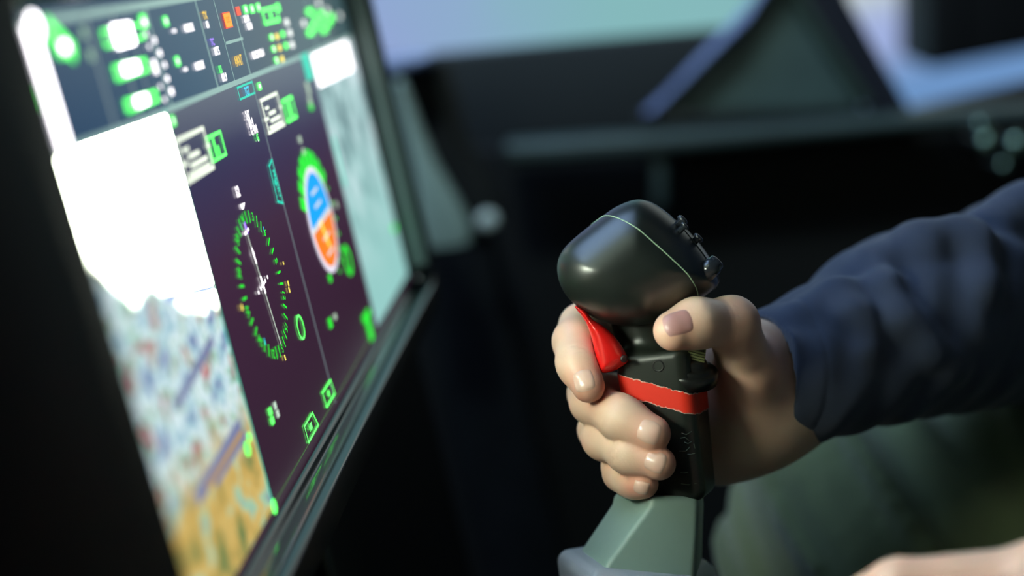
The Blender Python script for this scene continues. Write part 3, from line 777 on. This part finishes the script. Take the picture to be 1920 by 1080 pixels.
# screw recess, switch boot, ribbed key, scratches
gnw = M@gn
s0 = march(grip_sdf, cv(1246, 690, .622), np.array([-.25, -.1, -.96])/1.0, .04)
lathe('screw_recess', c2w(s0), gnw, [(.0026, -.001), (.0026, .0002), (.0021, .0003), (.0017, -.0004)], mat('hole_black', (.002, .002, .002, 1), .5), stick, 20)
bx_ = np.array([.05, -.90, -.42]); bw_ = M@bx_
b0 = cv(1297, 696, .611)
lathe('switch_boot', c2w(b0), bw_, [(.0115, -.004), (.0115, .0006), (.0105, .0014), (.0092, .0012), (.0088, .0026), (.0078, .0032), (.0066, .003), (.0060, .0048), (.0052, .0062), (.0040, .0068)], mat('boot_rubber', srgb(24, 27, 27), .3, spec=.6), stick, 32)
kc = b0+bx_*.0085+np.array([.0008, 0, 0]); brass = mat('key_metal', srgb(150, 158, 110), .35, metal=.7)
X = np.array([1, .25, -.1]); X /= np.linalg.norm(X); Zk = np.cross(X, bx_/np.linalg.norm(bx_)); Yk = bx_/np.linalg.norm(bx_)
for i in range(4):
    cpt = kc+Yk*(i*.0013-.0015)
    pts = [c2w(cpt+X*a_*.0042+Zk*b2*.0035) for a_, b2 in ((-1, -1), (1, -1), (1, 1), (-1, 1))]
    prism('key_rib', pts, (M@Yk)*.0009, brass, stick, .00015)
prism('key_core', [c2w(kc-Yk*.0025+X*a_*.0036+Zk*b2*.003) for a_, b2 in ((-1, -1), (1, -1), (1, 1), (-1, 1))], (M@Yk)*.007, mat('key_dark', srgb(60, 64, 45), .4, metal=.6), stick)
rnd = random.Random(2)
scr = mat('scratch', srgb(110, 125, 110), .4)
for (x1, y1, x2, y2, x3, y3) in ((1278, 812, 1287, 815, 1297, 809), (1276, 822, 1284, 820, 1292, 826), (1283, 829, 1290, 832, 1297, 828), (1274, 846, 1286, 846, 1294, 838), (1301, 832, 1302, 836, 1303, 841),
                                 (1289, 852, 1296, 852, 1303, 850), (1276, 886, 1283, 887, 1290, 885), (1277, 907, 1290, 909, 1306, 906)):
    P = []
    for x, y in ((x1, y1), (x2, y2), (x3, y3)):
        o_ = cv(x, y, .621); d = np.array([(x-960)/F, (y-540)/F, 1.])*-1; P.append(c2w(march(grip_sdf, o_, d/np.linalg.norm(d), .03)))
    tube('engraved_mark', P, .00022, scr, stick, 6)

# grey base under the grip
sage = mat('sage_paint', srgb(132, 156, 148), .42, spec=.5, noise=.06, nscale=30)
def sect(c):
    return [W(*q) for q in c]
secs = [sect([(1150, 925, .640), (1222, 930, .600), (1308, 930, .606), (1318, 925, .640), (1240, 905, .665)]),
        sect([(1146, 945, .640), (1218, 950, .599), (1310, 950, .604), (1320, 945, .640), (1240, 925, .668)]),
        sect([(1110, 1000, .645), (1172, 1010, .595), (1308, 1010, .600), (1318, 1000, .645), (1235, 975, .68)]),
        sect([(1083, 1040, .650), (1135, 1060, .592), (1304, 1068, .598), (1316, 1050, .650), (1235, 1010, .69)]),
        sect([(1080, 1060, .652), (1130, 1085, .590), (1304, 1095, .598), (1316, 1075, .650), (1235, 1030, .69)])]
vs = [p for s_ in secs for p in s_]; n5 = 5
fs = [[i*n5+k, i*n5+(k+1) % n5, (i+1)*n5+(k+1) % n5, (i+1)*n5+k] for i in range(4) for k in range(5)]
fs += [[0, 1, 2, 3, 4][::-1], [20, 21, 22, 23, 24]]
o = mesh('grey_base', vs, fs, sage, stick, True)
bm = bmesh.new(); bm.from_mesh(o.data); bmesh.ops.recalc_face_normals(bm, faces=bm.faces); bm.to_mesh(o.data); bm.free()
bv = o.modifiers.new('bevel', 'BEVEL'); bv.width = .006; bv.segments = 4; bv.limit_method = 'ANGLE'; bv.angle_limit = .4
o['label'] = 'sage grey faceted base'
# collar
cc = W(1200, 1110, .635)
cprof = []
cpts = [W(1062, 1052, .648), W(1120, 1092, .585), W(1300, 1110, .59), W(1325, 1070, .65), W(1240, 1020, .70)]
ctr = sum(cpts)/5
def ringpts(s_, dz): return [ctr+(p-ctr)*s_+np.array([0, 0, dz]) for p in cpts]
vs = []
for s_, dz in ((.90, .006), (1.0, .006), (1.12, .002), (1.15, -.008), (1.15, -.03)): vs += ringpts(s_, dz)
fs = [[i*5+k, i*5+(k+1) % 5, (i+1)*5+(k+1) % 5, (i+1)*5+k] for i in range(4) for k in range(5)]+[[4, 3, 2, 1, 0], [20, 21, 22, 23, 24]]
o = mesh('base_collar', vs, fs, mat('collar_grey', srgb(150, 158, 172), .35, spec=.6), stick, True)
bm = bmesh.new(); bm.from_mesh(o.data); bmesh.ops.recalc_face_normals(bm, faces=bm.faces); bm.to_mesh(o.data); bm.free()
bevel(o, .004)
lathe('column', (ctr[0], ctr[1], ZF), (0, 0, 1), [(.07, 0), (.07, .02), (.045, .03), (.045, ctr[2]-ZF-.03)], satin, stick)

# ------------------------------------------------------------------ the person
person = thing('person', (.62, .12, ZF), 'person in navy sleeve and grey-green trousers gripping the flight stick', 'person')
def skin_mat():
    m = mat('skin', srgb(226, 186, 160), .40, sss=.12, spec=.4)
    nt = m.node_tree; N = nt.nodes; L = nt.links; b = N['Principled BSDF']
    tc = N.new('ShaderNodeTexCoord')
    n1 = N.new('ShaderNodeTexNoise'); n1.inputs['Scale'].default_value = 70; n1.inputs['Detail'].default_value = 4; L.new(tc.outputs['Object'], n1.inputs['Vector'])
    at = N.new('ShaderNodeAttribute'); at.attribute_name = 'flush'
    mx = N.new('ShaderNodeMath'); mx.operation = 'MULTIPLY_ADD'; mx.inputs[1].default_value = .45; L.new(n1.outputs['Fac'], mx.inputs[0]); L.new(at.outputs['Fac'], mx.inputs[2])
    r = N.new('ShaderNodeMapRange'); r.inputs['From Min'].default_value = .12; r.inputs['From Max'].default_value = 1.2; L.new(mx.outputs[0], r.inputs['Value'])
    x = N.new('ShaderNodeMix'); x.data_type = 'RGBA'; L.new(r.outputs[0], x.inputs['Factor'])
    x.inputs[6].default_value = srgb(236, 204, 178); x.inputs[7].default_value = srgb(214, 128, 108); L.new(x.outputs[2], b.inputs['Base Color'])
    n2 = N.new('ShaderNodeTexNoise'); n2.inputs['Scale'].default_value = 900; n2.inputs['Detail'].default_value = 3; L.new(tc.outputs['Object'], n2.inputs['Vector'])
    v = N.new('ShaderNodeTexVoronoi'); v.feature = 'DISTANCE_TO_EDGE'; v.inputs['Scale'].default_value = 800; L.new(tc.outputs['Object'], v.inputs['Vector'])
    ad = N.new('ShaderNodeMath'); ad.operation = 'ADD'; L.new(n2.outputs['Fac'], ad.inputs[0]); L.new(v.outputs['Distance'], ad.inputs[1])
    bu = N.new('ShaderNodeBump'); bu.inputs['Strength'].default_value = .25; bu.inputs['Distance'].default_value = .00015
    L.new(ad.outputs[0], bu.inputs['Height']); L.new(bu.outputs['Normal'], b.inputs['Normal'])
    return m
skin = skin_mat()
J = cv
fingers = {
 'index': [(J(1335, 660, .668), .0105), (J(1200, 628, .660), .0098), (J(1092, 612, .640), .0092), (J(1079, 640, .626), .0088), (J(1083, 682, .612), .0081), (J(1103, 724, .604), .0071)],
 'middle': [(J(1345, 735, .670), .0108), (J(1215, 740, .662), .0102), (J(1108, 738, .642), .0092), (J(1112, 752, .624), .0091), (J(1165, 784, .604), .0088), (J(1223, 813, .5965), .0078)],
 'ring': [(J(1350, 800, .668), .0100), (J(1220, 808, .662), .0094), (J(1124, 806, .640), .0084), (J(1132, 822, .622), .0083), (J(1180, 850, .604), .0079), (J(1236, 869, .5965), .0071)],
 'little': [(J(1345, 860, .664), .0088), (J(1240, 870, .658), .0082), (J(1164, 874, .636), .0073), (J(1166, 886, .622), .0071), (J(1186, 900, .611), .0068), (J(1207, 907, .603), .0063)],
}
thumb = [(J(1410, 800, .656), .0150), (J(1402, 695, .630), .0128), (J(1372, 606, .606), .0108), (J(1305, 606, .594), .0099), (J(1263, 620, .589), .0085)]
creases = []   # (centre, axis, width, depth, reach)
for k in ('index', 'middle', 'ring', 'little'):
    pts = fingers[k]; a_ = pts[4][0]; ax = pts[5][0]-pts[3][0]; ax /= np.linalg.norm(ax)
    for off, dp in ((-.0014, .00040), (.0004, .00058), (.0022, .00034)):
        creases.append((a_+ax*off, ax, .00042, dp, .011))
a_ = thumb[3][0]*.35+thumb[2][0]*.65; ax = thumb[4][0]-thumb[2][0]; ax /= np.linalg.norm(ax)
for off, dp in ((-.0022, .0003), (0, .0004), (.0020, .0003)): creases.append((a_+ax*off, ax, .0005, dp, .011))
nails = [  # name, centre px, z of finger axis there, finger direction px, half-length, half-width, view-tilt vector
 ((1094, 713), (.32, .95), .0050, .0040, (-.42, -.05, -.90)),
 ((1216, 810), (.90, .42), .0052, .0044, (-.12, -.42, -.90)),
 ((1228, 866), (.93, .36), .0048, .0037, (-.10, -.30, -.95)),
 ((1203, 910), (.95, .25), .0036, .0032, (-.10, -.20, -.97)),
 ((1272, 604), (-.93, .30), .0066, .0054, (-.10, -.58, -.80)),
]
def hand_sdf(p):
    # palm: metacarpal slab behind and to the right of the grip
    palm = None
    for k, wx in (('index', (1440, 700, .672)), ('middle', (1455, 730, .672)), ('ring', (1455, 760, .668)), ('little', (1450, 790, .662))):
        e = cone(p, J(*wx), fingers[k][0][0], .0155, .0125); palm = e if palm is None else smin(palm, e, .012)
    palm = smin(palm, cone(p, J(1388, 838, .656), J(1460, 770, .662), .0115, .0190), .014)      # heel of the hand
    palm = smin(palm, cone(p, J(1440, 730, .664), J(1560, 690, .675), .0240, .0265), .018)      # wrist
    palm = smin(palm, cone(p, J(1375, 700, .655), J(1370, 790, .656), .0120, .0135), .014)
    th_ = chain(p, thumb, .0055)
    palm = smin(palm, cone(p, thumb[0][0], thumb[1][0], .0150, .0128), .016)
    palm = smin(palm, cone(p, J(1416, 655, .646), J(1425, 770, .656), .0125, .0160), .018)
    d = smin(palm, th_, .006)
    fd = None
    for k in fingers:
        e = chain(p, fingers[k], .007)
        pass
        fd = e if fd is None else smin(fd, e, .0013)
    d = smin(d, fd, .0035)
    for c0, ax, w_, dp, rc in creases:
        q = p-c0.astype(np.float32); t = q@ax.astype(np.float32); r2 = (q*q).sum(-1)
        d = d+np.where(r2 < rc*rc, dp*np.exp(-(t/w_)**2), 0)
    d = np.maximum(d, -(grip_sdf(p)-.0002))
    d = np.maximum(d, -(trig_sdf(p)-.0002))
    d = np.maximum(d, -(head_sdf(p)-.0002))
    return d.astype(np.float32)
lo = J(1030, 540, .63); hi = J(1575, 945, .63)
v1, q1 = nets(hand_sdf, (lo[0], lo[1], .572), (hi[0], hi[1], .705), .00085)
v1 = relax(v1, q1, 1, .4)
# flush of the skin: fingertips, knuckles and the web of the thumb are redder
fl = np.zeros(len(v1))
for k in fingers:
    for i, s_, a_ in ((5, .009, 1.0), (4, .006, .3), (3, .009, .45)):
        fl = np.maximum(fl, a_*np.exp(-((v1-fingers[k][i][0])**2).sum(1)/s_**2))
for i, s_, a_ in ((4, .010, .55), (2, .013, .5), (1, .018, .55)): fl = np.maximum(fl, a_*np.exp(-((v1-thumb[i][0])**2).sum(1)/s_**2))

# the rest of the body, coarser: arms, torso, neck, head, legs in world coordinates
wr = c2w(J(1540, 695, .670)); el = np.array([.47, .36, .82]); shR = np.array([.74, .30, 1.20]); shL = np.array([.74, -.10, 1.20])
pel = np.array([.80, .11, .74]); chest = np.array([.78, .10, 1.12]); neck = np.array([.765, .10, 1.30]); hd = np.array([.735, .10, 1.46])
elL = np.array([.56, -.24, .96]); wrL = np.array([.385, -.118, .853])
def body_sdf(p):
    f32 = lambda a_: np.asarray(a_, np.float32)
    d = cone(p, wr, el, .028, .040)
    d = smin(d, cone(p, el, shR, .042, .052), .03)
    d = smin(d, cone(p, shL, elL, .052, .042), .03)
    d = smin(d, cone(p, elL, wrL, .040, .027), .03)
    d = smin(d, cone(p, pel, chest, .13, .14), .06)
    d = smin(d, cone(p, shR, shL, .06, .06), .06)
    d = smin(d, cone(p, neck-[0, 0, .12], hd, .055, .058), .03)
    q = (p-f32(hd+[0, 0, .03]))/f32([.095, .076, .118]); r = np.sqrt((q*q).sum(-1)); d = smin(d, (r-1)*.085, .03)
    d = smin(d, cone(p, hd+[-.085, 0, -.045], hd+[-.06, 0, -.05], .022, .04), .03)        # chin and jaw
    d = smin(d, cone(p, hd+[-.092, 0, .035], hd+[-.112, 0, .002], .007, .011), .012)       # nose
    for s_ in (-1, 1):
        d = smin(d, cone(p, hd+[.0, s_*.076, .005], hd+[.008, s_*.082, .035], .008, .013), .006)   # ears
        d = np.maximum(d, -(cone(p, hd+[-.105, s_*.032, .036], hd+[-.10, s_*.032, .036], .011, .011)))  # eye sockets
        d = smin(d, cone(p, hd+[-.090, s_*.032, .036], hd+[-.088, s_*.032, .036], .012, .012), .003)
    d = np.maximum(d, -cone(p, hd+[-.112, -.02, -.028], hd+[-.112, .02, -.028], .0035, .0035))      # mouth
    return d.astype(np.float32)
v2, q2 = nets(body_sdf, (.24, -.34, .60), (.97, .48, 1.64), .008)
v2 = relax(v2, q2, 1)
# left hand resting on the left thigh near the camera
wl = wrL
def lh(a_, b2, c): return np.array([.231+a_, -.088+b2, .841+c])
lfing = [[lh(.035, .034, .002), lh(-.012, .040, .004), lh(-.040, .042, -.006), lh(-.056, .043, -.018)],
         [lh(.033, .013, .004), lh(-.022, .014, .008), lh(-.052, .015, -.003), lh(-.070, .016, -.016)],
         [lh(.035, -.008, .003), lh(-.015, -.010, .006), lh(-.045, -.011, -.004), lh(-.062, -.011, -.016)],
         [lh(.042, -.027, .0), lh(.004, -.031, .001), lh(-.020, -.033, -.007), lh(-.034, -.034, -.016)]]
lth = [lh(.085, .035, -.006), lh(.055, .058, -.012), lh(.022, .066, -.018), lh(-.004, .066, -.022)]
def lhand_sdf(p):
    d = None
    for f_ in lfing:
        e = cone(p, lh(.115, .004, -.002), f_[0], .020, .0125); d = e if d is None else smin(d, e, .012)
    d = smin(d, cone(p, lh(.11, .004, -.002), wl, .022, .027), .02)
    fd = None
    for f_ in lfing+[lth]:
        e = chain(p, list(zip(f_, (.0105, .0095, .0085, .0070))), .004); fd = e if fd is None else smin(fd, e, .0015)
    return smin(d, fd, .006).astype(np.float32)
v3, q3 = nets(lhand_sdf, (.17, -.17, .80), (.42, .01, .89), .0022)
v3 = relax(v3, q3, 1)
V1 = c2w(v1); allv = np.vstack([V1, v2, v3]); allq = np.vstack([q1, q2+len(v1), q3+len(v1)+len(v2)])
body = mesh('body', allv, allq, skin, person, True)
at_ = body.data.attributes.new('flush', 'FLOAT', 'POINT')
at_.data.foreach_set('value', np.concatenate([fl, np.full(len(v2), .2), np.full(len(v3), .2)]))
# nails
nailm = mat('nail', srgb(226, 186, 168), .22, spec=.6, sss=.1)
nailt = mat('thumb_nail_shaded', srgb(186, 138, 134), .28, spec=.5, sss=.1)  # shade on the thumb nail is put into this darker colour
def nail(c, dirp, hl, hw, nrm, m):
    zf = .60
    nrm = np.array(nrm, float); nrm /= np.linalg.norm(nrm)
    ax = np.array([dirp[0], dirp[1], 0.]); ax -= nrm*(ax@nrm); ax /= np.linalg.norm(ax); lat = np.cross(ax, nrm)
    # the point on the skin seen at that pixel
    ray = cv(c[0], c[1], 1.0); ray /= np.linalg.norm(ray); ts = np.linspace(.56, .70, 500); P = (ray[None]*ts[:, None]).astype(np.float32)
    v = hand_sdf(P); i = int(np.argmax(v < 0)); s0 = ray*ts[i]
    n = 13; vs = []; inner = s0-nrm*.006
    for i in range(n):
        for j in range(n):
            a_ = (i/(n-1)*2-1); b2 = (j/(n-1)*2-1)
            # square to squircle
            A = a_*math.sqrt(1-b2*b2*.38); Bq = b2*math.sqrt(1-a_*a_*.30)
            o_ = inner+ax*A*hl+lat*Bq*hw*.62
            d = nrm+lat*Bq*.55; d /= np.linalg.norm(d)
            s = march(hand_sdf, o_-d*.002, d, .0098, 90)
            rim = max(abs(a_), abs(b2)); off = .00042 if rim < .99 else -.0004
            if a_ > .8: off += .00025
            vs.append(s+d*off)
    vs = np.array(vs)
    # regularise heights
    G = vs.reshape(n, n, 3)
    for _ in range(3):
        G2 = G.copy(); G2[1:-1, 1:-1] = .5*G[1:-1, 1:-1]+.125*(G[:-2, 1:-1]+G[2:, 1:-1]+G[1:-1, :-2]+G[1:-1, 2:]); G = G2
    fs = [[i*n+j, i*n+j+1, (i+1)*n+j+1, (i+1)*n+j] for i in range(n-1) for j in range(n-1)]
    o = mesh('nail', c2w(G.reshape(-1, 3)), fs, m, person, True)
    bm = bmesh.new(); bm.from_mesh(o.data); bmesh.ops.recalc_face_normals(bm, faces=bm.faces)
    bm.faces.ensure_lookup_table()
    if bm.faces[len(bm.faces)//2].normal.dot(Vector(M@nrm)) < 0: bmesh.ops.reverse_faces(bm, faces=bm.faces)
    bm.to_mesh(o.data); bm.free()
for i, (c, dp, hl, hw, nr_) in enumerate(nails): nail(c, dp, hl, hw, nr_, nailt if i == 4 else nailm)

# sleeve of the right arm
def cloth(name, color, rough, wsc=900, b=.5):
    m = mat(name, color, rough, spec=.25, noise=.15, nscale=25)
    nt = m.node_tree; N = nt.nodes; L = nt.links; bs = N['Principled BSDF']
    bs.inputs['Sheen Weight'].default_value = .3; bs.inputs['Sheen Roughness'].default_value = .5
    tc = N.new('ShaderNodeTexCoord'); w = N.new('ShaderNodeTexWave'); w.inputs['Scale'].default_value = wsc; w.inputs['Distortion'].default_value = .5
    L.new(tc.outputs['Object'], w.inputs['Vector']); bu = N.new('ShaderNodeBump'); bu.inputs['Strength'].default_value = b; bu.inputs['Distance'].default_value = .0003
    L.new(w.outputs['Fac'], bu.inputs['Height']); L.new(bu.outputs['Normal'], bs.inputs['Normal'])
    return m
navy = cloth('navy_cloth', srgb(62, 72, 96), .8)
cuffn = np.array([-1, .02, -.47]); cuffn /= np.linalg.norm(cuffn)
cuffp = J(1414, 715, .660)
arm = [(J(1420, 718, .660), .0285), (J(1500, 697, .664), .0290), (J(1600, 655, .680), .0330), (J(1690, 612, .700), .0415), (J(1800, 590, .728), .0450), (J(1930, 560, .765), .0520), (J(2040, 540, .80), .055)]
folds = [  # ridge capsules px,py,z,r
 [(1500, 592, .655, .006), (1580, 555, .662, .007), (1604, 590, .650, .006), (1620, 650, .645, .004)],
 [(1640, 505, .680, .010), (1720, 470, .690, .012), (1790, 455, .695, .012), (1850, 470, .700, .009)],
 [(1660, 540, .662, .008), (1690, 600, .655, .007), (1745, 660, .660, .006), (1790, 690, .672, .005)],
 [(1830, 465, .690, .010), (1838, 540, .678, .009), (1820, 620, .678, .008), (1800, 700, .690, .005)],
 [(1860, 430, .720, .014), (1930, 400, .730, .016), (1990, 470, .72, .012)],
 [(1570, 600, .655, .005), (1640, 700, .660, .005), (1690, 760, .675, .006)],
 [(1470, 640, .640, .003), (1560, 700, .650, .004)],
 [(1900, 500, .705, .010), (1880, 600, .700, .008), (1860, 700, .71, .007)],
]
def sleeve_sdf(p):
    d = chain(p, arm, .02)
    for f_ in folds:
        for a_, b2 in zip(f_[:-1], f_[1:]):
            d = smin(d, cone(p, J(a_[0], a_[1], a_[2]-.006), J(b2[0], b2[1], b2[2]-.006), a_[3], b2[3]), .009)
    # soft creases that run round the arm
    s = p@np.array([.90, -.25, .35], np.float32)
    d = d+.0007*np.sin(s*260+p[..., 1]*160)*np.clip((p[..., 0]-.118)/.03, 0, 1)
    q = p-cuffp.astype(np.float32)
    cut = q@cuffn.astype(np.float32)
    cuffd = -cut
    ridge = .0006*np.exp(-((cuffd-.0130)/.0007)**2)
    d = d+ridge
    d = np.maximum(d, cut)
    inner = chain(p, [(a_, r-.0028) for a_, r in arm], .02)
    return np.maximum(d, -np.maximum(inner, -.0+(q@(-cuffn).astype(np.float32))-.03)).astype(np.float32)
sl = sdfobj('shirt_sleeve', sleeve_sdf, (.112, -.055, .60), (.325, .085, .83), .0012, navy, person, 1)
# trousers
olive = cloth('trouser_cloth', srgb(112, 124, 88), .85)
hipR = np.array([.78, .22, .68]); knR = np.array([.245, .275, .712]); anR = np.array([.17, .28, .30])
hipL = np.array([.78, -.02, .68]); knL = np.array([.24, -.10, .745]); anL = np.array([.17, -.12, .30])
def trouser_sdf(p):
    d = None
    for h, k_, a_ in ((hipR, knR, anR), (hipL, knL, anL)):
        e = smin(cone(p, h, k_, .105, .072), cone(p, k_, a_, .072, .052), .04); d = e if d is None else smin(d, e, .03)
    d = smin(d, cone(p, hipR, hipL, .12, .12), .05)
    # folds: ridges across the thigh, running away from the knee
    ph = p[..., 0]*135+p[..., 2]*52+p[..., 1]*20
    w = .5+.5*np.sin(ph+1.6*np.sin(p[..., 0]*29+p[..., 1]*17))
    d = d-.017*w**3*np.clip(.55+.45*np.sin(p[..., 0]*31+1), 0, 1)-.0015*np.sin(p[..., 0]*240-p[..., 1]*60+p[..., 2]*120)
    return d.astype(np.float32)
sdfobj('trousers', trouser_sdf, (-.09, -.24, .26), (.94, .40, .86), .0055, olive, person, 1, False)
# shirt torso
def shirt_sdf(p):
    d = cone(p, pel+[0, 0, .03], chest, .145, .155)
    d = smin(d, cone(p, shR, shL, .075, .075), .06)
    d = smin(d, cone(p, el, shR, .060, .068), .03)
    d = smin(d, cone(p, c2w(J(2000, 545, .79)), c2w(J(2080, 530, .81)), .048, .062), .01); d = smin(d, cone(p, c2w(J(2080, 530, .81)), el, .062, .062), .02)
    d = smin(d, cone(p, elL, shL, .056, .066), .03)
    d = smin(d, cone(p, wrL+[.03, -.018, .013], elL, .038, .054), .02)
    d = d+.0025*np.sin(p[..., 2]*90+p[..., 1]*40+p[..., 0]*35)
    d = np.maximum(d, -cone(p, neck-[0, 0, .03], neck+[0, 0, .1], .066, .08))
    return d.astype(np.float32)
sdfobj('shirt', shirt_sdf, (.30, -.36, .62), (.98, .50, 1.32), .008, navy, person, 1, False)
# hair, eyes
def hair_sdf(p):
    q = (p-(hd+[.012, 0, .048]).astype(np.float32))/np.array([.098, .084, .112], np.float32); r = (np.sqrt((q*q).sum(-1))-1)*.09
    return np.maximum(r, -(p[..., 2]-(hd[2]+.02)+(p[..., 0]-hd[0])*-1.1)*.67).astype(np.float32)
sdfobj('hair', hair_sdf, (.60, -.02, 1.36), (.86, .22, 1.64), .006, mat('hair', srgb(50, 36, 28), .7, bump=.6, bscale=400), person, 1, False)
for s_ in (-1, 1): lathe('shoe', (anL if s_ < 0 else anR)+np.array([-.03, 0, -.065]), (0, 0, 1), [(.055, -.03), (.06, 0), (.055, .035), (.045, .07)], satin, person, 20)
# seat under the pilot
seat = thing('ejection_seat', (.85, .11, ZF), 'black cockpit seat under the person in navy', 'seat')
box('seat_pan', (.60, -.16, .45), (.98, .38, .545), satin, seat, .02)
box('seat_back', (.99, -.16, .50), (1.08, .38, 1.55), satin, seat, .03)
box('seat_base', (.66, -.05, ZF), (.96, .27, .45), satin, seat, .01)
